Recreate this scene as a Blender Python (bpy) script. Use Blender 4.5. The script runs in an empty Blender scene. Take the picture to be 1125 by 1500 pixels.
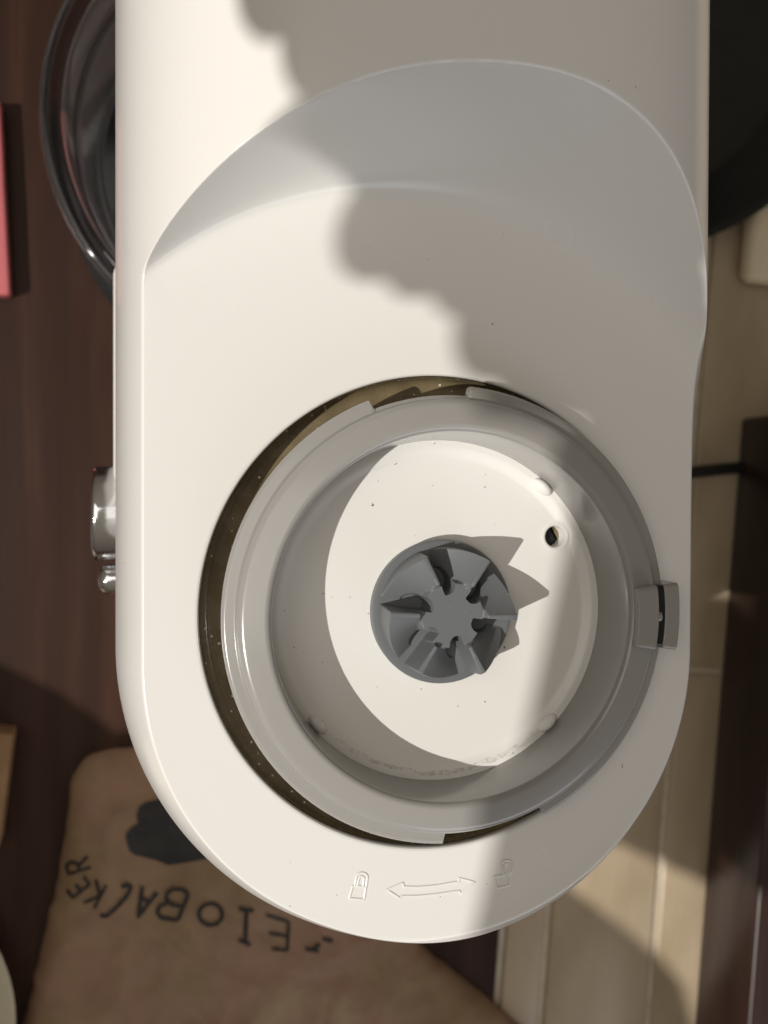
import bpy, bmesh, math, random
from mathutils import Vector, Matrix, noise
random.seed(7)
PI = math.pi
scene = bpy.context.scene
col = scene.collection

# ------------------------------------------------------------------ camera
ZP = 0.26                                   # height of the machine's flat top above the worktop
FPX, CXP, CYP = 1632.0, 562.5, 750.0        # focal length / centre in photo pixels
TX, TY = math.radians(13.0), math.radians(1.0)
RC = Matrix.Rotation(-TY, 3, 'X') @ Matrix.Rotation(-TX, 3, 'Y')
CAM = Vector((-0.07444, 0.02993, 0.5297))
cd = bpy.data.cameras.new('camera')
cam = bpy.data.objects.new('camera', cd); col.objects.link(cam)
cam.matrix_world = Matrix.Translation(CAM) @ RC.to_4x4()
cd.sensor_fit = 'VERTICAL'; cd.sensor_height = 36.0; cd.lens = FPX / 1500.0 * 36.0
cd.clip_start = 0.01; cd.clip_end = 50
cd.dof.use_dof = True; cd.dof.focus_distance = 0.275; cd.dof.aperture_fstop = 15.0
scene.camera = cam
def at(px, py, z):
    v = RC @ Vector(((px - CXP) / FPX, -(py - CYP) / FPX, -1.0))
    return CAM + v * ((z - CAM.z) / v.z)

# ------------------------------------------------------------------ light
w = bpy.data.worlds.new('World'); scene.world = w; w.use_nodes = True
nt = w.node_tree; bg = nt.nodes['Background']
tc = nt.nodes.new('ShaderNodeTexCoord'); sx = nt.nodes.new('ShaderNodeSeparateXYZ')
rp = nt.nodes.new('ShaderNodeValToRGB'); mr = nt.nodes.new('ShaderNodeMapRange')
nt.links.new(tc.outputs['Generated'], sx.inputs[0]); nt.links.new(sx.outputs['Z'], mr.inputs['Value'])
mr.inputs['From Min'].default_value = -1; mr.inputs['From Max'].default_value = 1
nt.links.new(mr.outputs[0], rp.inputs[0]); nt.links.new(rp.outputs[0], bg.inputs['Color'])
e = rp.color_ramp.elements
e[0].position = 0.45; e[0].color = (.20, .165, .13, 1)
e[1].position = 1.0; e[1].color = (.45, .385, .30, 1)
bg.inputs['Strength'].default_value = 0.46

LDIR = Vector((-math.cos(math.radians(45)) * math.cos(math.radians(18)), -math.cos(math.radians(45)) * math.sin(math.radians(18)), math.sin(math.radians(45))))
LPOS = Vector((0.0, 0.0, ZP)) + LDIR * 6.0
ld = bpy.data.lights.new('low_window_light', 'SPOT')
ld.energy = 1430; ld.color = (1.0, 0.96, 0.90); ld.shadow_soft_size = 0.021
ld.spot_size = math.radians(22); ld.spot_blend = 0.3
lo = bpy.data.objects.new('low_window_light', ld); col.objects.link(lo)
lo.location = LPOS; lo.rotation_euler = (-LDIR).to_track_quat('-Z', 'Y').to_euler()
# cool soft daylight from the far end of the room, beyond the nose of the machine
ad = bpy.data.lights.new('soft_room_light', 'AREA'); ad.shape = 'RECTANGLE'; ad.size = 1.2; ad.size_y = 0.8
ad.energy = 6.0; ad.color = (0.84, 0.89, 1.0)
ao = bpy.data.objects.new('soft_room_light', ad); col.objects.link(ao)
ao.location = (0.75, -1.35, 0.85); ao.rotation_euler = (Vector((0, 0.1, ZP)) - ao.location).to_track_quat('-Z', 'Y').to_euler()

# added soft fill lamp from the left, above the added shade sheet
fd = bpy.data.lights.new('soft_fill_light', 'AREA'); fd.shape = 'RECTANGLE'; fd.size = 0.7; fd.size_y = 0.9
fd.energy = 3.0; fd.color = (1.0, 0.95, 0.89)
fo = bpy.data.objects.new('soft_fill_light', fd); col.objects.link(fo)
fo.location = (-0.55, 0.15, 1.45); fo.rotation_euler = (Vector((0, 0, ZP)) - fo.location).to_track_quat('-Z', 'Y').to_euler()

vs = scene.view_settings; vs.view_transform = 'Standard'; vs.look = 'None'; vs.gamma = 1.0; vs.exposure = 0.0
scene.display_settings.display_device = 'sRGB'
scene.render.engine = 'CYCLES'

# ------------------------------------------------------------------ materials
def mat(name, base, rough=0.5, metal=0.0, spec=0.5, trans=0.0, ior=1.45, coat=0.0):
    m = bpy.data.materials.new(name); m.use_nodes = True
    b = m.node_tree.nodes['Principled BSDF']
    b.inputs['Base Color'].default_value = (*base, 1); b.inputs['Roughness'].default_value = rough
    b.inputs['Metallic'].default_value = metal; b.inputs['Specular IOR Level'].default_value = spec
    b.inputs['Transmission Weight'].default_value = trans; b.inputs['IOR'].default_value = ior
    b.inputs['Coat Weight'].default_value = coat
    return m
class N:
    def __init__(s, m): s.t = m.node_tree; s.b = s.t.nodes['Principled BSDF']
    def n(s, typ, **k):
        o = s.t.nodes.new('ShaderNode' + typ)
        for a, v in k.items(): setattr(o, a, v)
        return o
    def l(s, a, b): s.t.links.new(a, b)
    def pos(s, scale=(1, 1, 1), rot=(0, 0, 0)):
        t = s.n('TexCoord'); mp = s.n('Mapping'); mp.inputs['Scale'].default_value = scale; mp.inputs['Rotation'].default_value = rot
        s.l(t.outputs['Object'], mp.inputs[0]); return mp.outputs[0]
    def noise(s, vec, scale, detail=3, rough=.55):
        o = s.n('TexNoise'); o.inputs['Scale'].default_value = scale; o.inputs['Detail'].default_value = detail; o.inputs['Roughness'].default_value = rough
        s.l(vec, o.inputs['Vector']); return o.outputs[0]
    def ramp(s, fac, stops):
        o = s.n('ValToRGB'); el = o.color_ramp.elements
        while len(el) < len(stops): el.new(.5)
        for q, (p, c) in zip(el, stops): q.position = p; q.color = (*c, 1) if len(c) == 3 else c
        s.l(fac, o.inputs[0]); return o.outputs[0]
    def mix(s, fac, a, b, blend='MIX'):
        o = s.n('Mix', data_type='RGBA', blend_type=blend)
        if isinstance(fac, (int, float)): o.inputs[0].default_value = fac
        else: s.l(fac, o.inputs[0])
        for i, v in ((6, a), (7, b)):
            if isinstance(v, tuple): o.inputs[i].default_value = (*v, 1)
            else: s.l(v, o.inputs[i])
        return o.outputs[2]
    def math(s, op, a, b=0.0):
        o = s.n('Math', operation=op)
        for i, v in ((0, a), (1, b)):
            if isinstance(v, (int, float)): o.inputs[i].default_value = v
            else: s.l(v, o.inputs[i])
        return o.outputs[0]
    def bump(s, h, strength, dist):
        o = s.n('Bump'); o.inputs['Strength'].default_value = strength; o.inputs['Distance'].default_value = dist
        s.l(h, o.inputs['Height']); s.l(o.outputs[0], s.b.inputs['Normal'])
    def specks(s, scale, size, keep, stretch=(1, 1, 1)):
        # sparse little crumbs of dirt: one per voronoi cell, only some cells, elongated by noise
        p = s.pos(stretch); wv = s.n('TexNoise'); wv.inputs['Scale'].default_value = scale * 6; s.l(p, wv.inputs['Vector'])
        ad_ = s.n('VectorMath', operation='MULTIPLY_ADD'); s.l(wv.outputs['Color'], ad_.inputs[0])
        ad_.inputs[1].default_value = (.35 / scale,) * 3; s.l(p, ad_.inputs[2])
        v = s.n('TexVoronoi'); v.inputs['Scale'].default_value = scale; s.l(ad_.outputs[0], v.inputs['Vector'])
        near = s.math('LESS_THAN', v.outputs['Distance'], size)
        se = s.n('SeparateColor'); s.l(v.outputs['Color'], se.inputs[0])
        return s.math('MULTIPLY', near, s.math('GREATER_THAN', se.outputs[0], keep))

def m_plastic(name, base, rough, dirt, speck=(80, .05, .72), speck2=None, coat=.3):
    m = mat(name, base, rough, coat=coat); m.node_tree.nodes['Principled BSDF'].inputs['Coat Roughness'].default_value = .16
    k = N(m); p = k.pos()
    c = k.mix(k.specks(*speck), base, dirt)
    if speck2: c = k.mix(k.specks(*speck2), c, dirt)
    k.l(c, k.b.inputs['Base Color'])
    r = k.math('ADD', k.math('MULTIPLY', k.noise(p, 45, 2), .08), rough - .04); k.l(r, k.b.inputs['Roughness'])
    k.bump(k.noise(p, 900, 2), .05, .0002)
    return m
M = {}
M['body'] = m_plastic('cream_plastic', (.80, .785, .752), .26, (.20, .16, .13), (110, .026, .80), (260, .045, .93), coat=.35)
M['floor_cup'] = m_plastic('cup_plastic', (.80, .785, .75), .34, (.14, .11, .085), (170, .04, .78), (420, .075, .86), coat=.2)
M['collar'] = m_plastic('grey_plastic', (.318, .308, .292), .24, (.16, .14, .12), (150, .035, .88), coat=.5)
M['collar'].node_tree.nodes['Principled BSDF'].inputs['Subsurface Weight'].default_value = .18
M['collar'].node_tree.nodes['Principled BSDF'].inputs['Subsurface Radius'].default_value = (.004, .0035, .003)
M['collar'].node_tree.nodes['Principled BSDF'].inputs['Subsurface Scale'].default_value = 1.0
M['latch'] = m_plastic('warm_grey_plastic', (.30, .285, .268), .27, (.2, .18, .16), (150, .05, .95))
M['coupling'] = m_plastic('dark_grey_plastic', (.140, .148, .154), .44, (.32, .32, .32), (300, .07, .90), (700, .1, .92), coat=0)

k = N(M['floor_cup']); t_ = k.n('TexCoord'); sp = k.n('SeparateXYZ'); k.l(t_.outputs['Object'], sp.inputs[0])
gx = k.math('SUBTRACT', sp.outputs[0], .0034); gr_ = k.math('SQRT', k.math('ADD', k.math('MULTIPLY', gx, gx), k.math('MULTIPLY', sp.outputs[1], sp.outputs[1])))
band = k.math('LESS_THAN', k.math('ABSOLUTE', k.math('SUBTRACT', gr_, k.math('ADD', .0400, k.math('MULTIPLY', k.noise(k.pos(), 160, 4), .0030)))), .00055)
low_ = k.ramp(k.math('ADD', k.math('MULTIPLY', sp.outputs[1], -12.0), .25), [(.56, (0, 0, 0)), (.72, (1, 1, 1))])
spots = k.ramp(k.noise(k.pos(), 800, 4), [(.42, (.15, .15, .15)), (.66, (1, 1, 1))])
gm = k.math('MULTIPLY', k.math('MULTIPLY', band, low_), k.math('MULTIPLY', spots, .42))
src = k.b.inputs['Base Color'].links[0].from_socket
k.l(k.mix(gm, src, (.16, .105, .06)), k.b.inputs['Base Color'])
m = mat('channel', (.06, .045, .022), .22, spec=.6); k = N(m); p = k.pos()
c = k.ramp(k.noise(p, 70, 4), [(.3, (.12, .09, .045)), (.7, (.21, .165, .095))])
c = k.mix(k.specks(600, .20, .74), c, (.75, .7, .6)); k.l(c, k.b.inputs['Base Color'])
k.l(k.ramp(k.noise(p, 160, 5), [(.35, (.12,) * 3), (.7, (.45,) * 3)]), k.b.inputs['Roughness']); M['channel'] = m

m = mat('dark_wood', (.05, .03, .02), .45, spec=.22); k = N(m)
g = k.noise(k.pos((30, 2.2, 8), (0, 0, math.radians(9))), 1.0, 5, .6)
g2 = k.noise(k.pos((240, 8, 40), (0, 0, math.radians(9))), 1.0, 4, .6)
c = k.ramp(g, [(.28, (.012, .005, .0028)), (.5, (.037, .0150, .0085)), (.70, (.078, .034, .020))])
c = k.mix(k.ramp(g2, [(.35, (0, 0, 0)), (.7, (.6, .6, .6))]), c, (.028, .016, .012)); k.l(c, k.b.inputs['Base Color'])
k.bump(g2, .15, .0006); M['wood'] = m

m = mat('red_dark_wood', (.04, .02, .015), .35); k = N(m)
g = k.noise(k.pos((160, 5, 60), (0, 0, math.radians(-4.4))), 1.0, 5, .6)
c = k.ramp(g, [(.3, (.016, .008, .006)), (.55, (.036, .018, .014)), (.75, (.06, .032, .025))]); k.l(c, k.b.inputs['Base Color'])
k.bump(g, .2, .0006); M['redwood'] = m

m = mat('beige_tile', (.42, .34, .24), .3); k = N(m)
c = k.ramp(k.noise(k.pos((9, 4, 9)), 3.0, 5), [(.25, (.36, .275, .175)), (.5, (.47, .375, .26)), (.75, (.56, .46, .33))]); k.l(c, k.b.inputs['Base Color'])
k.bump(k.noise(k.pos(), 60, 3), .1, .001); M['tile'] = m
m = mat('pale_grout', (.52, .45, .36), .8); k = N(m)
k.l(k.ramp(k.noise(k.pos(), 120, 3), [(.3, (.52, .44, .33)), (.7, (.66, .58, .46))]), k.b.inputs['Base Color']); M['grout'] = m

m = mat('bag_paper', (.30, .2, .12), .7); k = N(m); p = k.pos()
c = k.ramp(k.noise(p, 16, 3), [(.30, (.24, .155, .08)), (.43, (.30, .20, .115)), (.56, (.32, .19, .125)), (.72, (.37, .265, .16))])
c = k.mix(k.ramp(k.noise(p, 90, 4), [(.4, (0, 0, 0)), (.8, (.5, .5, .5))]), c, (.20, .12, .075)); k.l(c, k.b.inputs['Base Color'])
k.bump(k.noise(p, 260, 4), .2, .0008); M['bag'] = m
def simple(name, base, rough, var=.15, sc=60, **kw):
    m = mat(name, base, rough, **kw); k = N(m)
    lo_ = tuple(v * (1 - var) for v in base); hi_ = tuple(min(1, v * (1 + var)) for v in base)
    k.l(k.ramp(k.noise(k.pos(), sc, 4), [(.3, lo_), (.7, hi_)]), k.b.inputs['Base Color']); return m
M['ink'] = simple('black_ink', (.022, .018, .016), .6, .3, 200)
M['logo'] = simple('navy_print', (.024, .022, .021), .6, .3, 120)
M['chrome'] = simple('chrome', (.80, .81, .83), .10, .03, 40, metal=1.0)
M['white_side'] = simple('white_side_plastic', (.72, .70, .66), .3, .03)
M['black'] = simple('black_enamel', (.012, .012, .012), .22, .2, 80)
M['cable'] = simple('cable_rubber', (.012, .011, .01), .5, .2)
M['pink'] = simple('pink_card', (.56, .15, .16), .6, .06, 40)
M['cream_pot'] = simple('cream_glaze', (.55, .50, .38), .25, .05)
M['sun_patch_tone'] = simple('sun_patch_cream', (.80, .68, .48), .5, .05)  # warm pale tone painting sunlight on the tiles
M['brownbox'] = simple('brown_card', (.26, .15, .07), .6, .15)
M['shade_leaf'] = simple('shade_leaf_green', (.06, .11, .04), .5, .3)
M['shade_cloth'] = simple('shade_linen', (.55, .5, .44), .8, .08, 300)
m = mat('clear_plastic', (.47, .465, .50), .05, trans=1.0, ior=1.49); k = N(m)
k.l(k.ramp(k.noise(k.pos(), 80, 4), [(.4, (.03,) * 3), (.75, (.14,) * 3)]), k.b.inputs['Roughness']); M['clear'] = m

# ------------------------------------------------------------------ helpers
def mesh_obj(name, verts, faces, m, parent=None, smooth=True, sharp=None, kind=None):
    me = bpy.data.meshes.new(name); me.from_pydata([tuple(v) for v in verts], [], faces); me.update()
    if smooth:
        me.polygons.foreach_set('use_smooth', [True] * len(me.polygons))
        if sharp: me.set_sharp_from_angle(angle=math.radians(sharp))
    me.materials.append(M[m] if isinstance(m, str) else m)
    o = bpy.data.objects.new(name, me); col.objects.link(o)
    if parent: o.parent = parent
    if kind: o['kind'] = kind
    return o
def fix(o):
    bm = bmesh.new(); bm.from_mesh(o.data); bmesh.ops.recalc_face_normals(bm, faces=bm.faces); bm.to_mesh(o.data); bm.free(); return o
def tag(o, label, cat, group=None):
    o['label'] = label; o['category'] = cat
    if group: o['group'] = group
    return o
def empty(name, loc=(0, 0, 0)):
    o = bpy.data.objects.new(name, None); col.objects.link(o); o.location = loc; o.empty_display_size = .05; return o
def lathe(name, prof, m, parent, n=160, c=(0, 0), sharp=35, close_in=False, a0=0, a1=2 * PI):
    full = abs(a1 - a0 - 2 * PI) < 1e-6; cols = n if full else n + 1
    V = []; F = []; k = len(prof)
    for i in range(cols):
        a = a0 + (a1 - a0) * i / n
        for r, z in prof: V.append((c[0] + r * math.cos(a), c[1] + r * math.sin(a), z))
    for i in range(n):
        j = (i + 1) % cols
        for q in range(k - 1): F.append((i * k + q, j * k + q, j * k + q + 1, i * k + q + 1))
    if close_in:
        F.append(tuple(i * k for i in range(cols)))
    return fix(mesh_obj(name, V, F, m, parent, True, sharp))
def fil(pts, r, n=5):
    """round the inner corners of an open polyline profile; r scalar or list"""
    out = [pts[0]]
    for i in range(1, len(pts) - 1):
        rr = r[i] if isinstance(r, (list, tuple)) else r
        p = Vector(pts[i]); a = Vector(pts[i - 1]) - p; b = Vector(pts[i + 1]) - p
        q = min(rr, a.length * .48, b.length * .48)
        if q < 1e-6: out.append(tuple(p)); continue
        A = p + a.normalized() * q; B = p + b.normalized() * q
        for s in range(n + 1):
            t = s / n; out.append(tuple(A * (1 - t) ** 2 + p * 2 * t * (1 - t) + B * t * t))
    out.append(pts[-1]); return out
def box(name, x0, x1, y0, y1, z0, z1, m, parent=None, bev=.002, rot=0, piv=None):
    bm = bmesh.new(); bmesh.ops.create_cube(bm, size=1)
    bmesh.ops.scale(bm, vec=(x1 - x0, y1 - y0, z1 - z0), verts=bm.verts)
    if bev: bmesh.ops.bevel(bm, geom=list(bm.edges), offset=bev, segments=3, affect='EDGES', profile=.5)
    me = bpy.data.meshes.new(name); bm.to_mesh(me); bm.free()
    me.polygons.foreach_set('use_smooth', [True] * len(me.polygons)); me.set_sharp_from_angle(angle=math.radians(40))
    me.materials.append(M[m]); o = bpy.data.objects.new(name, me); col.objects.link(o)
    c = Vector(((x0 + x1) / 2, (y0 + y1) / 2, (z0 + z1) / 2))
    if rot:
        pv = Vector(piv) if piv else c; c = pv + Matrix.Rotation(rot, 3, 'Z') @ (c - pv)
    o.location = c; o.rotation_euler = (0, 0, rot)
    if parent: o.parent = parent
    return o
def tube(name, pts, r, m, parent=None, n=8, closed=False, flat=1.0):
    V = []; F = []; P = [Vector(p) for p in pts]; L = len(P)
    for i, p in enumerate(P):
        a = P[(i - 1) % L] if (closed or i) else p; b = P[(i + 1) % L] if (closed or i < L - 1) else p
        d = (b - a).normalized(); s = d.cross(Vector((0, 0, 1)))
        s = Vector((1, 0, 0)) if s.length < 1e-5 else s.normalized(); u = s.cross(d)
        for q in range(n):
            t = 2 * PI * q / n; V.append(p + s * r * math.cos(t) + u * r * flat * math.sin(t))
    for i in range(L if closed else L - 1):
        j = (i + 1) % L
        for q in range(n): F.append((i * n + q, i * n + (q + 1) % n, j * n + (q + 1) % n, j * n + q))
    if not closed: F += [tuple(range(n)), tuple(range((L - 1) * n, L * n))]
    return fix(mesh_obj(name, V, F, m, parent, True, 60))
def dense(pts, step):
    out = [Vector(pts[0])]
    for a, b in zip(pts, pts[1:]):
        a, b = Vector(a), Vector(b); n = max(1, int((b - a).length / step))
        out += [a.lerp(b, i / n) for i in range(1, n + 1)]
    return out
def prism(name, outline, z0, z1, m, parent=None):
    n = len(outline); V = [(x, y, z0) for x, y in outline] + [(x, y, z1) for x, y in outline]
    F = [tuple(range(n))[::-1], tuple(range(n, 2 * n))] + [(i, (i + 1) % n, n + (i + 1) % n, n + i) for i in range(n)]
    return fix(mesh_obj(name, V, F, m, parent, True, 35))

# ------------------------------------------------------------------ setting: dark table top, tiled worktop
TR = math.radians(-4.4)                                   # the tiles lie a little askew to the machine
TP = Vector((0.11, -0.22, 0)); ux = Vector((math.cos(TR), math.sin(TR), 0)); uy = Vector((-math.sin(TR), math.cos(TR), 0))
q = [TP + uy * s for s in (-.5, 1.0)]
table = mesh_obj('table_top', [(-.9, q[0].y, 0), (q[0].x - .004, q[0].y, 0), (q[1].x - .004, q[1].y, 0), (-.9, q[1].y, 0),
        (-.9, q[0].y, -.03), (q[0].x - .004, q[0].y, -.03), (q[1].x - .004, q[1].y, -.03), (-.9, q[1].y, -.03)],
        [(0, 1, 2, 3), (4, 7, 6, 5), (0, 4, 5, 1), (1, 5, 6, 2), (2, 6, 7, 3), (3, 7, 4, 0)], 'wood', smooth=False, kind='structure')
def tq(u0, u1, v0, v1): return [TP + ux * a + uy * b for a, b in ((u0, v0), (u1, v0), (u1, v1), (u0, v1))]
pv = [(*p.xy, -.0042) for p in tq(-.003, .62, -.5, 1.0)] + [(*p.xy, -.03) for p in tq(-.003, .62, -.5, 1.0)]
worktop = mesh_obj('tiled_worktop', pv, [(0, 1, 2, 3), (4, 7, 6, 5), (0, 4, 5, 1), (1, 5, 6, 2), (2, 6, 7, 3), (3, 7, 4, 0)], 'grout', smooth=False, kind='structure')
tw, tl, gr = .0605, .26, .0032
tmesh = None
for i in range(6):
    for j in range(-2, 3):
        u = i * tw + tw / 2 - .0375; v = .165 + j * tl + tl / 2
        if i == 0: continue
        c = TP + ux * u + uy * v
        if tmesh is None:
            t = box('tile', c.x - (tw - gr) / 2, c.x + (tw - gr) / 2, c.y - (tl - gr) / 2, c.y + (tl - gr) / 2, -.012, -.002, 'tile', worktop, .0018, TR); tmesh = t.data
        else:
            t = bpy.data.objects.new('tile', tmesh); col.objects.link(t); t.parent = worktop; t.rotation_euler = (0, 0, TR)
        t.location = (c.x, c.y, -.007 + random.uniform(-.0004, .0004))
t = box('tile', 0, tw * .37 - gr / 2, 0, 1.2, -.012, -.0022, 'tile', worktop, .0015); t.rotation_euler = (0, 0, TR)
t.location = TP + ux * (tw * .37 / 2) + uy * .25 + Vector((0, 0, -.0071))

# ------------------------------------------------------------------ the kitchen machine
W0 = .0774; Z0 = ZP - .034            # arch-shaped housing: half width, spring height, rise, roundness
YN, YB = -.0112, .195                                    # centres of the rounded ends
PX, PY = .0034, 0.0; HX = .0018                                      # centre of the drive port
RH = .0594
def dist(x, y):
    if y < YN: return math.hypot(x, y - YN)
    if y > YB: return math.hypot(x, y - YB)
    return abs(x)
def side_t(x):
    t = min(1, max(0, (x + .035) / .07)); return t * t * (3 - 2 * t)
def dome(d, x):
    # the arch of the housing is a little fuller on its right flank
    q = min(d / W0, 1.0); t = side_t(x)
    za = ZP - .040 + .080 * max(0.0, 1 - q ** 2.4) ** (1 / 2.4)
    zb = ZP - .026 + .066 * max(0.0, 1 - q ** 2.5) ** (1 / 2.5)
    return za * (1 - t) + zb * t
RS = .0990
def cut(x, y):
    # the step behind the flat: steep at the left, a softer and shallower slope at the right
    xx, yy = x + .006, y - .008; rho = math.hypot(xx, yy) - RS
    t = min(1, max(0, (xx / max(1e-6, math.hypot(xx, yy)) + .62) / 1.24)); t = t * t * (3 - 2 * t)
    SL = 3.8 + (1.75 - 3.8) * t ** .8; kk = .0008 + .0034 * t ** 1.5
    e_ = (dist(x, y) - .0716) / .0003
    ch = 2.0 * side_t(x) * .0003 * (math.log1p(math.exp(e_)) if e_ < 30 else e_)        # chamfered outer edge of the flat
    return ZP - ch + (SL * kk * math.log1p(math.exp(min(40, rho / kk))) if rho > -.07 else 0)
def smin(a, b, kk):
    h = max(kk - abs(a - b), 0) / kk; return min(a, b) - h * h * kk * .25
def ztop(x, y): return smin(dome(dist(x, y), x), cut(x, y), .0010)

machine = empty('stand_mixer', (0, 0, 0))
tag(machine, 'cream white kitchen mixer with open grey blender drive port on its top', 'kitchen mixer')
NT, NR = 760, 230
V = []; F = []
for i in range(NT):
    th = 2 * PI * i / NT; cx, sy = math.cos(th), math.sin(th)
    lo_r, hi_r = RH, .35
    for _ in range(40):
        mid = (lo_r + hi_r) / 2
        if dist(HX + mid * cx, PY + mid * sy) < W0: lo_r = mid
        else: hi_r = mid
    rw = lo_r
    pts = [(RH + .0002, ZP - .0030), (RH, ZP - .0009), (RH + .00012, ZP - .0005), (RH + .0004, ZP - .00016), (RH + .0008, ZP - .00003)]
    K = 700
    for s in range(1, K + 1):
        t = s / K; t = 1 - (1 - t) ** 1.9
        r = RH + .0011 + (rw - RH - .0011) * t
        pts.append((r, ztop(HX + r * cx, PY + r * sy)))
    pts_z0 = pts[-1][1]
    for s in range(1, 26):
        t = s / 25; pts.append((rw - .003 * t * t, pts_z0 + (ZP - .081 - pts_z0) * t))
    # resample, denser where the profile bends
    cum = [0]; pd = None
    for a, b in zip(pts, pts[1:]):
        d = (b[0] - a[0], b[1] - a[1]); L = math.hypot(*d); ang = math.atan2(d[1], d[0])
        turn = 0 if pd is None else abs(ang - pd); pd = ang
        cum.append(cum[-1] + L + min(turn, .6) * .022)
    tot = cum[-1]; j = 0
    for s in range(NR):
        t = tot * s / (NR - 1)
        while j < len(cum) - 2 and cum[j + 1] < t: j += 1
        f = (t - cum[j]) / max(1e-12, cum[j + 1] - cum[j]); f = min(1, max(0, f))
        r = pts[j][0] + (pts[j + 1][0] - pts[j][0]) * f; z = pts[j][1] + (pts[j + 1][1] - pts[j][1]) * f
        V.append((HX + r * cx, PY + r * sy, z))
for i in range(NT):
    j = (i + 1) % NT
    for s in range(NR - 1): F.append((i * NR + s, j * NR + s, j * NR + s + 1, i * NR + s + 1))
F.append(tuple(i * NR + NR - 1 for i in range(NT)))
fix(mesh_obj('housing', V, F, 'body', machine))
def stad(wd, y0, y1, n=24):
    o = []
    for i in range(n + 1): a = PI + PI * i / n; o.append((wd * math.cos(a), y0 + wd * math.sin(a)))
    for i in range(n + 1): a = PI * i / n; o.append((wd * math.cos(a), y1 + wd * math.sin(a)))
    return o
prism('tower', stad(.066, -.002, .03), .012, ZP - .078, 'white_side', machine)
prism('base_plate', stad(.071, .002, .19), .0, .0135, 'white_side', machine)
box('side_panel', -.0784, -.060, .032, .098, .09, ZP - .070, 'white_side', machine, .003)

# channel round the collar
lathe('channel', fil([(.040, ZP - .0095), (.0575, ZP - .0095), (.0590, ZP - .008), (.05945, ZP - .0029)], .001), 'channel', machine, 200, (HX, PY))
# collar with bayonet flanges
def cang(px, py, z=ZP + .009):
    p = at(px, py, z); return math.atan2(p.y - PY, p.x - PX)
aT0, aT1 = cang(690, 575), cang(545, 590)               # notch at the top
aB0, aB1 = cang(652, 1238), cang(797, 1190)             # notch at the bottom
def in_notch(a):
    f = lambda x: x % (2 * PI)
    return f(a - aT0) < f(aT1 - aT0) or f(a - aB0) < f(aB1 - aB0)
base_prof = lambda ro: fil([(.0520, ZP - .0094), (.0528, ZP + .0036), (ro - .0002, ZP + .0042), (ro, ZP + .0072), (ro - .0007, ZP + .0080), (.0532, ZP + .0083), (.0527, ZP + .0104), (.0518, ZP + .0112),
        (.0462, ZP + .0125), (.0450, ZP + .0116), (.0442, ZP + .0030), (.0432, ZP - .0055)], [0, .0004, .0006, .0006, .0004, .0003, .0005, .0008, .0012, .0009, .001, 0], 5)
angs = sorted(set([2 * PI * i / 360 for i in range(360)]))
ev = []
for a in (aT0, aT1, aB0, aB1):
    ev += [((a - .004) % (2 * PI)), ((a + .004) % (2 * PI))]
angs = sorted([a for a in angs if min(abs(((a - e_ + PI) % (2 * PI)) - PI) for e_ in ev) > .006] + ev)
V = []; F = []
for a in angs:
    pr = base_prof(.0540 if in_notch(a) else .0564); kk = len(pr)
    for r, z in pr: V.append((PX + r * math.cos(a), PY + r * math.sin(a), z))
for i in range(len(angs)):
    j = (i + 1) % len(angs)
    for s in range(kk - 1): F.append((i * kk + s, j * kk + s, j * kk + s + 1, i * kk + s + 1))
collar = fix(mesh_obj('collar', V, F, 'collar', machine, True, 38))
# small lugs inside the collar wall
for px, py in ((797, 712), (800, 1056), (462, 1066)):
    p = at(px, py, ZP - .003); a = math.atan2(p.y - PY, p.x - PX)
    bm = bmesh.new(); bmesh.ops.create_uvsphere(bm, u_segments=16, v_segments=10, radius=1)
    bmesh.ops.scale(bm, vec=(.0016, .0032, .0026), verts=bm.verts)
    me = bpy.data.meshes.new('lug'); bm.to_mesh(me); bm.free(); me.polygons.foreach_set('use_smooth', [True] * len(me.polygons)); me.materials.append(M['floor_cup'])
    o = bpy.data.objects.new('lug', me); col.objects.link(o); o.parent = collar
    o.location = (PX + .0420 * math.cos(a), PY + .0420 * math.sin(a), ZP - .0042); o.rotation_euler = (0, 0, a)
# cup floor with its drain hole
ZF = ZP - .005
dh = at(814, 786, ZF); dr = .0027
V = []; F = []; nA = 240
da = math.atan2(dh.y - PY, dh.x - PX)
prof = fil([(.0185, ZF), (.0405, ZF), (.0432, ZF + .0011), (.0441, ZF + .0012)], .0015, 4)
# radial grid round the drain hole that reaches out to the rim circle and the middle
R_out = .0438
ring = [(dr, ZF - .006), (dr, ZF - .0007), (dr + .0002, ZF - .0001), (dr + .0006, ZF + .0002), (dr + .0011, ZF + .00005), (dr + .0015, ZF)]
def rim_r(cx, sy):
    # distance from the hole centre to the rim circle in a direction
    ox, oy = dh.x - PX, dh.y - PY; b = ox * cx + oy * sy; c_ = ox * ox + oy * oy - R_out ** 2
    return -b + math.sqrt(b * b - c_)
def floor_z(x, y):
    r = math.hypot(x - PX, y - PY); t = min(1, max(0, (r - .0388) / .0032)); t = t * t * (3 - 2 * t)
    return ZF + .0012 * t
nS = 60
for i in range(nA):
    a = 2 * PI * i / nA; cx, sy = math.cos(a), math.sin(a); rr = rim_r(cx, sy)
    for r, z in ring: V.append((dh.x + r * cx, dh.y + r * sy, z))
    for s in range(1, nS + 1):
        t = s / nS; r = dr + .0015 + (rr - dr - .0015) * (1 - (1 - t) ** 1.8); x, y = dh.x + r * cx, dh.y + r * sy
        V.append((x, y, floor_z(x, y)))
kk = len(ring) + nS
for i in range(nA):
    j = (i + 1) % nA
    for s in range(kk - 1): F.append((i * kk + s, j * kk + s, j * kk + s + 1, i * kk + s + 1))
cup = fix(mesh_obj('cup_floor', V, F, 'floor_cup', machine))
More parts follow.
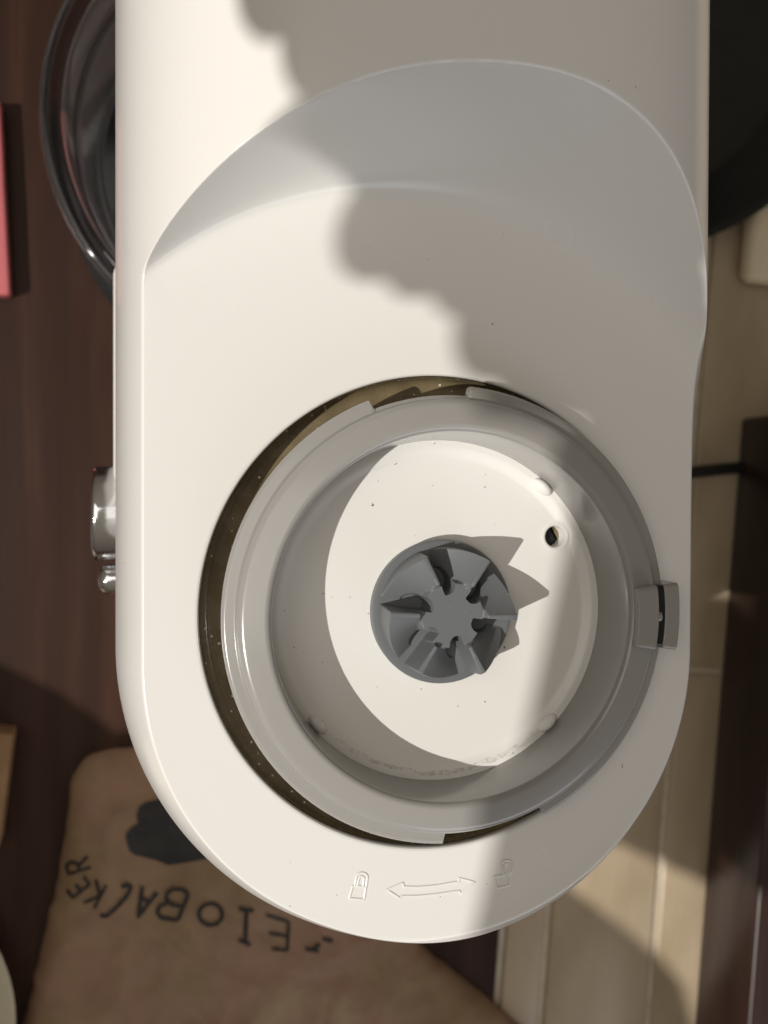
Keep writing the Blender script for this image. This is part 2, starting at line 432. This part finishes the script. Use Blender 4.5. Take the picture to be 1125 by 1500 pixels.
lathe('drain_hole', [(.0001, ZF - .0055), (dr + .0003, ZF - .0055), (dr + .0003, ZF - .001)], 'black', cup, 32, (dh.x, dh.y))

# drive coupling: hub with six ramped teeth
RB, ZB, ZT = .0183, ZF + .0042, ZP + .0098
ridge_off = math.radians(-2); SEC = PI / 3
R1, R2, R3 = math.radians(3.6), math.radians(3.0), math.radians(6.2)      # ridge half widths and foot of the steep face
def sm(t): t = min(1, max(0, t)); return t * t * (3 - 2 * t)
def coup_z(b, r):
    # b: angle counter-clockwise from a ridge, -R3 .. SEC - R3
    kr_ = .0125 / max(r, .006)                                   # keeps the ridge bar about equally thick along its length
    r1, r2, r3 = R1 * kr_ ** .5, R2, R3
    if b < -r2: h = 1 - .02 - .98 * (-r2 - b) / (r3 - r2)
    elif b <= r1: h = 1 - .05 * (abs(b) / r1) ** 3
    else: h = .95 * (1 - (b - r1) / (SEC - r3 - math.radians(7) - r1))
    h = max(0.0, h); zt = ZB + (ZT - ZB) * h
    hub = ZT - .0020; th = sm((.0088 - r) / .0010)
    z = zt * (1 - th) + hub * th
    g = SEC - R3 - b                                             # angle from the foot of the next steep face
    t_ = (g - math.radians(9.5)) * r; u = r - .0086
    e_ = math.hypot(u / .0031, t_ / .0022); pk = sm((1.10 - e_) / .20)
    return z * (1 - pk) + min(z, ZB) * pk
bs = [-R3, -R3 * .85, -R3 * .7, -R2 - .008, -R2 - .002, -R2, -R2 * .6, 0, R1 * .5, R1 * .85, R1 * 1.0, R1 * 1.25]
bs += [R1 * 1.25 + (SEC - R3 - R1 * 1.25) * i / 62 for i in range(1, 62)] + [SEC - R3 - .004]
rs = [.0006 + (.0160 - .0006) * i / 84 for i in range(85)]
V = [(PX, PY, ZT - .0020)]; F = []; nA = 6 * len(bs)
for sct in range(6):
    for b in bs:
        a = ridge_off + sct * SEC + b
        prow = [(r, coup_z(b, r)) for r in rs]; zl = prow[-1][1]; dz_ = max(0, zl - ZB)
        prow += [(.01615, ZB + dz_ * .93), (.01625, ZB + dz_ * .80), (.0164, ZB + dz_ * .3), (.0165, ZB), (.0172, ZB), (RB - .0004, ZB - .0001), (RB - .0001, ZB - .0004), (RB, ZB - .0010), (RB - .0004, ZF - .001)]
        for r, z in prow: V.append((PX + r * math.cos(a), PY + r * math.sin(a), z))
kk = len(prow)
for i in range(nA):
    j = (i + 1) % nA; F.append((0, 1 + i * kk, 1 + j * kk))
    for s in range(kk - 1): F.append((1 + i * kk + s, 1 + j * kk + s, 1 + j * kk + s + 1, 1 + i * kk + s + 1))
coup = fix(mesh_obj('drive_coupling', V, F, 'coupling', machine, True, 32))
coup['label'] = 'dark grey six-toothed drive wheel in the middle of the port'

# latch on the right of the collar
lt = cang(955, 902, ZP + .010); hw = .158
def arc_block(name, r0, r1, z0, z1, a0, a1, m, parent, n=20, bev=.0008):
    prof = fil([(r0 + .0003, z0), (r0, z1 - .0002), (r0 + .0003, z1), (r1 - .0001, z1), (r1, z1 - .0001), (r1, z0)], bev, 4)
    V = []; F = []; kk = len(prof)
    ends = [a0, a0 + .004, a0 + .012] + [a0 + .02 + (a1 - a0 - .04) * i / n for i in range(n + 1)] + [a1 - .012, a1 - .004, a1]
    for i, a in enumerate(ends):
        d = {0: 1.0, 1: .4, 2: .1}.get(min(i, len(ends) - 1 - i), 0)
        rm = (r0 + r1) / 2
        for r, z in prof:
            rr = rm + (r - rm) * (1 - .10 * d); V.append((PX + rr * math.cos(a), PY + rr * math.sin(a), z - .0007 * d * (1 if z > z1 - .002 else 0)))
    for i in range(len(ends) - 1):
        for s in range(kk - 1): F.append((i * kk + s, (i + 1) * kk + s, (i + 1) * kk + s + 1, i * kk + s + 1))
    F += [tuple(range(kk)), tuple(range((len(ends) - 1) * kk, len(ends) * kk))]
    return fix(mesh_obj(name, V, F, m, parent, True, 40))
latch = arc_block('latch', .0460, .0516, ZP + .006, ZP + .0148, lt - hw, lt + hw, 'latch', machine)
arc_block('latch_catch', .0548, .0588, ZP + .003, ZP + .0118, lt - hw * .93, lt + hw * .93, 'latch', machine)
arc_block('latch_pin', .0512, .0536, ZP + .009, ZP + .0128, lt - .022, lt + .022, 'latch', latch, 4, .0004)
arc_block('latch_slot_shade', .0514, .0552, ZP + .004, ZP + .01155, lt - hw * .9, lt + hw * .9, 'black', latch, 12, .0003)  # black strip standing in for the shade in the slot

# raised symbols on the flat top: closed padlock, double arrow, open padlock
def zz(p): return at(480 + p[0] / 3.516, 1230 + p[1] / 3.516, ZP)
def sym(name, loops, label):
    root = None
    V = []; F = []
    for lp, closed in loops:
        P = [zz(p) for p in lp]
        P = dense(P + ([P[0]] if closed else []), .0004)
        r, n = .00032, 8; L = len(P); b = len(V)
        for i, p in enumerate(P):
            d = (P[min(i + 1, L - 1)] - P[max(i - 1, 0)]).normalized(); s = Vector((d.y, -d.x, 0))
            for q_ in range(n):
                t = 2 * PI * q_ / n; V.append(p + s * r * math.cos(t) + Vector((0, 0, r * .55 * math.sin(t) + .00004)))
        for i in range(L - 1):
            for q_ in range(n): F.append((b + i * n + q_, b + i * n + (q_ + 1) % n, b + (i + 1) * n + (q_ + 1) % n, b + (i + 1) * n + q_))
    o = fix(mesh_obj(name, V, F, 'body', machine)); o['label'] = label; return o
def arcp(cx, cy, rx, ry, a0, a1, n=10): return [(cx + rx * math.cos(math.radians(a0 + (a1 - a0) * i / n)), cy + ry * math.sin(math.radians(a0 + (a1 - a0) * i / n))) for i in range(n + 1)]
sym('closed_padlock_symbol', [([(130, 238), (198, 242), (187, 308), (110, 302)], True), ([(140, 238), (148, 195)] + arcp(177, 192, 28, 22, 180, 360) + [(199, 242)], False),
    ([(152, 240), (160, 204)] + arcp(175, 200, 13, 12, 180, 360) + [(182, 241)], False)], 'raised closed padlock symbol below the port')
sym('double_arrow_symbol', [([(305, 258), (388, 222), (392, 243), (470, 244), (560, 236), (675, 216), (675, 197), (757, 219), (684, 281), (680, 263), (560, 281), (470, 290), (378, 291), (376, 303)], True)], 'raised double-headed arrow between the padlock symbols')
sym('open_padlock_symbol', [([(858, 191), (925, 178), (937, 233), (870, 250)], True), ([(908, 182), (897, 140)] + arcp(924, 132, 29, 27, 170, 360) + [(951, 160), (932, 182)], False),
    ([(918, 178), (910, 142)] + arcp(924, 136, 14, 14, 170, 360) + [(936, 158), (926, 176)], False)], 'raised open padlock symbol below the port')

# chrome knob and button on the left flank
def xlathe(name, prof, m, parent, y, z, n=48):
    V = []; F = []; kk = len(prof)
    for i in range(n):
        a = 2 * PI * i / n
        for r, x in prof: V.append((x, y + r * math.cos(a), z + r * math.sin(a)))
    for i in range(n):
        j = (i + 1) % n
        for s in range(kk - 1): F.append((i * kk + s, j * kk + s, j * kk + s + 1, i * kk + s + 1))
    F.append(tuple(i * kk + kk - 1 for i in range(n)))
    return fix(mesh_obj(name, V, F, m, parent, True, 40))
KZ = .15
kp = at(135, 760, KZ); k0 = at(135, 682, KZ); k1 = at(135, 822, KZ)
kr = (k0.y - k1.y) / 2
xlathe('knob', fil([(kr * .92, -.058), (kr, kp.x + .004), (kr, kp.x), (kr * .3, kp.x - .0005), (.0001, kp.x - .0005)], .0022, 5), 'chrome', machine, (k0.y + k1.y) / 2, KZ)
bp = at(147, 848, KZ); br_ = .0052
xlathe('knob_button', fil([(br_, -.058), (br_, bp.x + .002), (br_ * .7, bp.x - .0005), (.0001, bp.x - .001)], .002, 5), 'chrome', machine, bp.y, KZ)

# ------------------------------------------------------------------ clear mixing bowl at the far end
BC = (-.012, .172)
bowl = empty('mixing_bowl', (BC[0], BC[1], 0)); tag(bowl, 'clear plastic mixing bowl showing left of the mixer', 'bowl')
zr = .100
prof = fil([(.0001, .004), (.055, .004), (.078, .030), (.0885, zr - .010), (.0935, zr - .008), (.0945, zr - .003), (.0925, zr), (.0860, zr - .0015), (.0845, zr - .012), (.0745, .032), (.053, .008), (.0001, .008)], .004, 5)
o = lathe('bowl_wall', prof, 'clear', bowl, 120); 
o = lathe('bowl_foot', [(.03, .0005), (.052, .0005), (.053, .0045), (.05, .0046)], 'clear', bowl, 64)
o = lathe('rim_bead', fil([(.0800, zr - .030), (.0832, zr - .031), (.0838, zr - .027), (.0805, zr - .0265), (.0800, zr - .030)], .001), 'clear', bowl, 120)

# black pan in the far right corner and black disc added for the shade inside the bowl
pm = prism('bowl_shade_disc', [(BC[0] + .089 * math.cos(2 * PI * i / 64), BC[1] + .089 * math.sin(2 * PI * i / 64)) for i in range(64)], .0002, .0004, 'black')
tag(pm, 'round black disc painting the shade inside the clear mixing bowl', 'mat')
e0, e1 = at(1030, 352, .012), at(1130, 288, .012)
mid = (e0 + e1) / 2; nrm = Vector((-(e1 - e0).y, (e1 - e0).x, 0)).normalized()
PR = .155; pc = mid + nrm * PR * .985
pan = empty('black_pan', (pc.x, pc.y, -.0022)); tag(pan, 'glossy black round pan beyond the right side of the mixer', 'pan')
lathe('pan_wall', fil([(.0001, .003), (PR - .03, .003), (PR - .004, .030), (PR, .031), (PR - .026, .0003), (.0001, .0003)], .003, 5), 'black', pan, 96)

# dark wooden board on edge at the right
b0, b1 = at(1088, 612, 0), at(1019, 1490, 0)
d = (b0 - b1); brd_rot = math.atan2(d.y, d.x) - PI / 2
L = .62; cc = b0 - d.normalized() * L / 2; nx = Vector((math.cos(brd_rot), math.sin(brd_rot), 0))
board = box('wooden_box', 0, .20, 0, L, 0, .050, 'redwood', None, .0022)
board.location = cc + nx * .10 + Vector((0, 0, .0235)); board.rotation_euler = (0, 0, brd_rot)
tag(board, 'dark reddish brown wooden box along the right edge on the tiles', 'box')

# thin black cable running to the right
cpts = [at(760, 700, .003), at(900, 697, .0035), at(1015, 692, .003), at(1060, 687, .003), at(1095, 684, .003)]
cpts = [Vector((p.x, p.y, .0022)) for p in cpts]; cpts.append(Vector((cpts[-1].x + .0, cpts[-1].y + .004, .0022)))
cable = tube('power_cable', dense(cpts[:-1], .01), .0030, 'cable'); tag(cable, 'thin black cable crossing the tiles right of the mixer', 'cable')

# pink card, brown carton, cream dish at the left edge
a, b = at(15, 432, .01), at(1, 150, .01)
dv = (b - a); pr_ = math.atan2(dv.y, dv.x) - PI / 2
pk = box('pink_carton', 0, .022, 0, .085, 0, .010, 'pink', None, .0015); nx = Vector((math.cos(pr_), math.sin(pr_), 0)); ny = Vector((-nx.y, nx.x, 0))
pk.location = Vector((a.x, a.y, 0)) - nx * .011 + ny * .0425 + Vector((0, 0, .0052)); pk.rotation_euler = (0, 0, pr_); tag(pk, 'bright pink carton at the upper left edge', 'carton')
a, b = at(19, 1075, .02), at(4, 1200, .02)
dv = (a - b); pr_ = math.atan2(dv.y, dv.x) - PI / 2; nx = Vector((math.cos(pr_), math.sin(pr_), 0)); ny = Vector((-nx.y, nx.x, 0))
bb = box('brown_carton', 0, .06, 0, .05, 0, .02, 'brownbox', None, .001)
bb.location = Vector((a.x, a.y, 0)) - nx * .03 - ny * .025 + Vector((0, 0, .0102)); bb.rotation_euler = (0, 0, pr_); tag(bb, 'small brown carton corner at the left edge above the cream dish', 'carton')
dp = at(23, 1455, .02); DR = .075
dish = lathe('cream_dish', fil([(.0001, .003), (.045, .003), (DR - .003, .019), (DR, .020), (DR, .0185), (.047, .0003), (.0001, .0003)], .001), 'cream_pot', None, 80)
dish.location = (dp.x - DR, dp.y - .012, .0005); tag(dish, 'cream round dish cut off at the lower left edge', 'dish')

# cream block painting a sunlit patch of tile at the right edge
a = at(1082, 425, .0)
cb = box('sun_patch_block', 0, .06, 0, .05, 0, .012, 'sun_patch_tone', None, .0055)
cb.location = (a.x + .03, a.y + .026, .0045); cb.rotation_euler = (0, 0, TR); tag(cb, 'pale block standing in for a sunlit patch on the tiles in front of the black pan', 'carton')

# ------------------------------------------------------------------ printed paper bag
ZBAG = .014
outl = [(20, 1560), (58, 1400), (82, 1300), (98, 1205), (104, 1140), (128, 1106), (190, 1098), (330, 1104), (470, 1150), (560, 1260), (622, 1392), (690, 1444), (760, 1505), (900, 1620), (900, 1900), (0, 1900)]
OW = [at(x, y, ZBAG * .5).xy for x, y in outl]
OW = [Vector((p.x, min(p.y, -.086) if p.x > -.075 else p.y)) for p in OW]
cb_ = at(380, 1500, 0).xy
def ray_out(a):
    d = Vector((math.cos(a), math.sin(a))); best = 0
    for p, q_ in zip(OW, OW[1:] + OW[:1]):
        e_ = q_ - p; den = d.x * e_.y - d.y * e_.x
        if abs(den) < 1e-12: continue
        r = p - cb_; t = (r.x * e_.y - r.y * e_.x) / den; u = (r.x * d.y - r.y * d.x) / den
        if -1e-6 <= u <= 1 + 1e-6 and t > best: best = t
    return best
NAB = 300
RO = [ray_out(2 * PI * i / NAB) for i in range(NAB)]
RO = [sum(RO[(i + s) % NAB] for s in range(-2, 3)) / 5 * (1 + .013 * noise.noise(Vector((i * .33, 0, 3)))) for i in range(NAB)]
rnd = random.Random(11); FOLDS = []
for _ in range(34):
    a_ = rnd.uniform(0, PI); FOLDS.append((cb_.x + rnd.uniform(-.13, .13), cb_.y + rnd.uniform(-.08, .14), math.cos(a_), math.sin(a_), rnd.uniform(.003, .009), rnd.uniform(.02, .055), rnd.choice((-1, 1, 1)) * rnd.uniform(.0010, .0026)))
def crease(x, y):
    # sharp folds of limited length pressed into the paper
    z = 0
    for fx, fy, cx, sy, w_, L_, A_ in FOLDS:
        dx, dy = x - fx, y - fy; u = abs(dx * cx + dy * sy) / L_; v = abs(-dx * sy + dy * cx) / w_
        if u < 1 and v < 1: z += A_ * (1 - v) * (1 - u * u)
    return z
def bag_z(x, y):
    dx, dy = x - cb_.x, y - cb_.y; a = math.atan2(dy, dx) % (2 * PI); f = a / (2 * PI) * NAB; i = int(f) % NAB; R = RO[i] + (RO[(i + 1) % NAB] - RO[i]) * (f - int(f))
    t = min(1, math.hypot(dx, dy) / R)
    z = ZBAG * max(0, 1 - t ** 7) ** .5
    v = Vector((x, y, 0))
    rid = 1 - abs(noise.noise(v * 26 + Vector((5, 2, 0)))) * 2; rid2 = 1 - abs(noise.noise(v * 60)) * 2
    z += (noise.noise(v * 14) * .003 + rid * .0026 + rid2 * .0008 + crease(x, y)) * max(0, 1 - t ** 10)
    return max(z, .0006 * (1 - t) + .0004)
V = [(cb_.x, cb_.y, bag_z(cb_.x, cb_.y))]; F = []; NRB = 110
for i in range(NAB):
    a = 2 * PI * i / NAB
    for s in range(1, NRB + 1):
        t = 1 - (1 - s / NRB) ** 1.5; x, y = cb_.x + RO[i] * t * math.cos(a), cb_.y + RO[i] * t * math.sin(a); V.append((x, y, bag_z(x, y)))
for i in range(NAB):
    j = (i + 1) % NAB; F.append((0, 1 + i * NRB, 1 + j * NRB))
    for s in range(NRB - 1): F.append((1 + i * NRB + s, 1 + j * NRB + s, 1 + j * NRB + s + 1, 1 + i * NRB + s + 1))
bag = empty('paper_bag', (cb_.x, cb_.y, 0)); tag(bag, 'crumpled brown paper bag with black lettering below the mixer', 'paper bag')
def to_bag(o):
    o.parent = bag; o.matrix_parent_inverse = Matrix.Translation((-cb_.x, -cb_.y, 0)); return o
to_bag(fix(mesh_obj('bag_body', V, F, 'bag')))
def on_bag(px, py, lift=.0007):
    p = at(px, py, ZBAG)
    for _ in range(3): p = at(px, py, bag_z(p.x, p.y))
    return Vector((p.x, p.y, bag_z(p.x, p.y) + lift))
def stroke_mesh(name, strokes, wpx, m, label=None):
    """flat ink ribbons given in photo pixels, laid on the paper"""
    V = []; F = []
    for st in strokes:
        P = [Vector(p) for p in st]; Q = [P[0]]
        for p_, q_ in zip(P, P[1:]):
            n = max(1, int((q_ - p_).length / 3)); Q += [p_.lerp(q_, i / n) for i in range(1, n + 1)]
        b = len(V)
        for i, p_ in enumerate(Q):
            d = (Q[min(i + 1, len(Q) - 1)] - Q[max(i - 1, 0)]).normalized(); s = Vector((-d.y, d.x)) * wpx * .5 * (1 + .25 * noise.noise(Vector((p_.x * .15, p_.y * .15, 1))))
            V += [on_bag(*(p_ + s)), on_bag(*(p_ - s))]
        F += [(b + 2 * i, b + 2 * i + 1, b + 2 * i + 3, b + 2 * i + 2) for i in range(len(Q) - 1)]
    o = mesh_obj(name, V, F, m); to_bag(o)
    if label: o['label'] = label
    return o
def z3(l): return [[(80 + x / 2.6786, 1180 + y / 2.6786) for x, y in s] for s in l]
GL = {'A': [[(-.5, -.5), (0, .5), (.5, -.5)], [(-.3, -.12), (.3, -.12)]], 'R': [[(-.5, -.5), (-.5, .5), (.2, .5), (.5, .28), (.2, .03), (-.5, .0)], [(-.1, .02), (.5, -.5)]],
      'E': [[(.5, .5), (-.5, .5), (-.5, -.5), (.5, -.5)], [(-.5, .02), (.35, .02)]],
      'K': [[(-.5, .5), (-.5, -.5)], [(.5, .5), (-.45, -.02), (.5, -.5)]]}
def glyph(ch, cx, cy, wd, ht, adv):
    n_ = math.hypot(*adv); ax, ay = adv[0] / n_, adv[1] / n_; bx, by = ay, -ax
    return [[(cx + u * wd * ax + v * ht * bx, cy + u * wd * ay + v * ht * by) for u, v in st] for st in GL[ch]]
LET = [
 ('R', glyph('R', 92, 232, 44, 92, (-.30, -.95))),
 ('E', glyph('E', 92, 318, 40, 84, (-.62, -.78))),
 ('K', glyph('K', 158, 345, 46, 104, (-.88, -.46))),
 ('C', [[(178, 430), (205, 432), (245, 395), (285, 350), (300, 318), (285, 308), (262, 318)]]),
 ('A', glyph('A', 350, 382, 62, 118, (-.92, -.40))),
 ('B', [[(525, 345), (483, 448)], [(525, 345), (500, 328), (465, 326), (440, 342), (438, 368), (460, 386), (500, 395)], [(445, 380), (412, 392), (402, 420), (420, 440), (483, 448)]]),
 ('o', [arcp(612, 425, 46, 42, 0, 360, 28)]),
 ('I', [[(752, 405), (748, 530)], [(722, 404), (780, 410)], [(722, 525), (768, 545)]]),
 ('E', [[(918, 455), (912, 566)], [(852, 560), (912, 566)], [(840, 500), (915, 512)], [(830, 428), (918, 455)]]),
 ('T', [[(1040, 540), (1010, 562)], [(982, 560), (1036, 568)], [(1050, 520), (1090, 530)]]),
]
for ch, st in LET: stroke_mesh('letter', z3(st), 4.8 if ch in 'REK' else 6.0, 'ink')
lg = [(186, 1235), (184, 1222), (192, 1212), (202, 1206), (200, 1192), (204, 1180), (214, 1174), (232, 1170), (262, 1168), (300, 1172), (330, 1190), (345, 1220), (335, 1245), (300, 1258), (268, 1264), (246, 1267), (230, 1260), (215, 1256), (198, 1252), (190, 1246)]
cl = Vector((262, 1216)); V = []; F = []; nl = []
for i in range(len(lg)):
    a_, b_ = Vector(lg[i]), Vector(lg[(i + 1) % len(lg)]); nl += [a_, a_.lerp(b_, 1 / 3), a_.lerp(b_, 2 / 3)]
NL, NS = len(nl), 16
V = [on_bag(*cl)]
for p in nl:
    for s in range(1, NS + 1): V.append(on_bag(*cl.lerp(p, s / NS), .0006))
for i in range(NL):
    j = (i + 1) % NL; F.append((0, 1 + i * NS, 1 + j * NS))
    for s in range(NS - 1): F.append((1 + i * NS + s, 1 + i * NS + s + 1, 1 + j * NS + s + 1, 1 + j * NS + s))
o = to_bag(mesh_obj('printed_emblem', V, F, 'logo')); o['label'] = 'black rounded print on the paper bag'

# ------------------------------------------------------------------ unseen objects added at the left only to cast shadows
XW = -.50
def win(p):
    """follow the light from a shaded point back to the plane of the added shade objects"""
    t = (XW - p.x) / (LPOS.x - p.x); q_ = p + (LPOS - p) * t; return Vector((q_.y, q_.z))
def pane(name, poly, thick, m, parent=None, dx=0.0):
    n = len(poly); V = [(XW + dx, y, z) for y, z in poly] + [(XW + dx - thick, y, z) for y, z in poly]
    F = [tuple(range(n)), tuple(range(n, 2 * n))[::-1]] + [(i, (i + 1) % n, n + (i + 1) % n, n + i) for i in range(n)]
    return fix(mesh_obj(name, V, F, m, parent, False))
A_, B_ = win(at(866, 590, ZP)), win(at(708, 1330, ZP))
dr_ = (B_ - A_).normalized(); A2 = A_ - dr_ * .02; B2 = B_ + dr_ * .12; up = Vector((-dr_.y, dr_.x)); up = up if up.y > 0 else -up
shade_sheet = pane('added_shade_sheet', [A2, B2, B2 + up * .35, A2 + up * .35], .0012, 'shade_cloth')  # added out of view to cast the straight shadow edge
tag(shade_sheet, 'added unseen blind whose straight shadow edge crosses the drive port', 'shade_sheet')
S_ = lambda x, y, z=ZP: win(at(x, y, z))
shade_leaves = empty('added_shade_leaves', (XW, .0, 1.1)); tag(shade_leaves, 'added unseen plant throwing the lobed shadow on the mixer top', 'shade_leaves')  # leaf shapes added out of view to cast the lobed shadow
def shade_leaf(px, py, rpx, z=ZP, el=1.0, rot=0):
    c = S_(px, py, z); r = rpx / 5830.0; P = []
    for i in range(26):
        a = 2 * PI * i / 26; rr = r * (1 + .05 * math.cos(2 * a + rot) + .04 * noise.noise(Vector((math.cos(a) * 1.3 + px, math.sin(a) * 1.3, py))))
        P.append((c.x + rr * math.cos(a), c.y + rr * el * math.sin(a)))
    o = pane('shade_leaf', P, .0012, 'shade_leaf', shade_leaves, random.uniform(-.0006, .0006)); o.matrix_parent_inverse = Matrix.Translation((-XW, 0, -1.1)); return o
for px, py, r in ((562, 336, 62), (628, 362, 62), (690, 400, 55), (640, 300, 75), (735, 478, 66), (790, 520, 62), (770, 430, 80), (840, 520, 70), (860, 430, 90), (720, 330, 90), (830, 340, 100), (930, 470, 110), (940, 340, 110), (600, 250, 70), (860, 560, 45), (1000, 330, 90), (1010, 430, 70)):
    shade_leaf(px, py, r)
for px, py, r in ((478, 228, 46), (520, 215, 52), (585, 185, 78), (560, 110, 85), (500, 40, 80), (400, -60, 80), (480, -60, 90), (560, 40, 110), (600, 150, 110), (560, -80, 120), (720, 60, 130), (700, 180, 110), (820, 190, 110), (860, 60, 130), (720, -90, 130), (880, -90, 130), (960, 200, 100), (1000, 60, 100), (990, -60, 100), (1010, 270, 90)):
    shade_leaf(px, py, r, ZP + .034)
for px, py, r, dz_ in ((480, 222, 30, .018), (515, 205, 34, .022)): shade_leaf(px, py, r, ZP + dz_)
st = [Vector((XW - .004, *S_(x, y, z))) for x, y, z in ((600, 300, ZP), (720, 330, ZP), (830, 380, ZP), (930, 420, ZP))]
o = tube('shade_stem', dense(st + [Vector((XW - .004, st[-1].y, 1.1))], .02), .002, 'shade_leaf', shade_leaves); o.matrix_parent_inverse = Matrix.Translation((-XW, 0, -1.1))
# curtain added out of view: keeps the bag and most of the tiles in shade
g0 = lambda x, y: win(at(x, y, 0))
up_e = [g0(-120, 905), g0(0, 972), g0(90, 1015), g0(175, 1075)]
nose = [S_(330, 1420, ZP), S_(480, 1470, ZP), S_(640, 1480, ZP), S_(800, 1440, ZP)]
low = [g0(1045, 1302), g0(960, 1264), g0(870, 1226), g0(600, 1230), g0(300, 1380), g0(-100, 1400)]
cur = pane('shade_panel', up_e + nose + low, .0012, 'shade_cloth'); tag(cur, 'added unseen curtain shading the paper bag', 'shade_panel')
low2 = [g0(-100, 1385), g0(300, 1365), g0(600, 1235), g0(872, 1282), g0(970, 1354), g0(1025, 1400), g0(1060, 1440), g0(1100, 1600), g0(1000, 1800), g0(-200, 1900)]
cur2 = pane('shade_panel', low2, .0012, 'shade_cloth', None, -.02); tag(cur2, 'lower added unseen curtain shading the near tiles', 'shade_panel')  # second panel added out of view to darken the near tiles
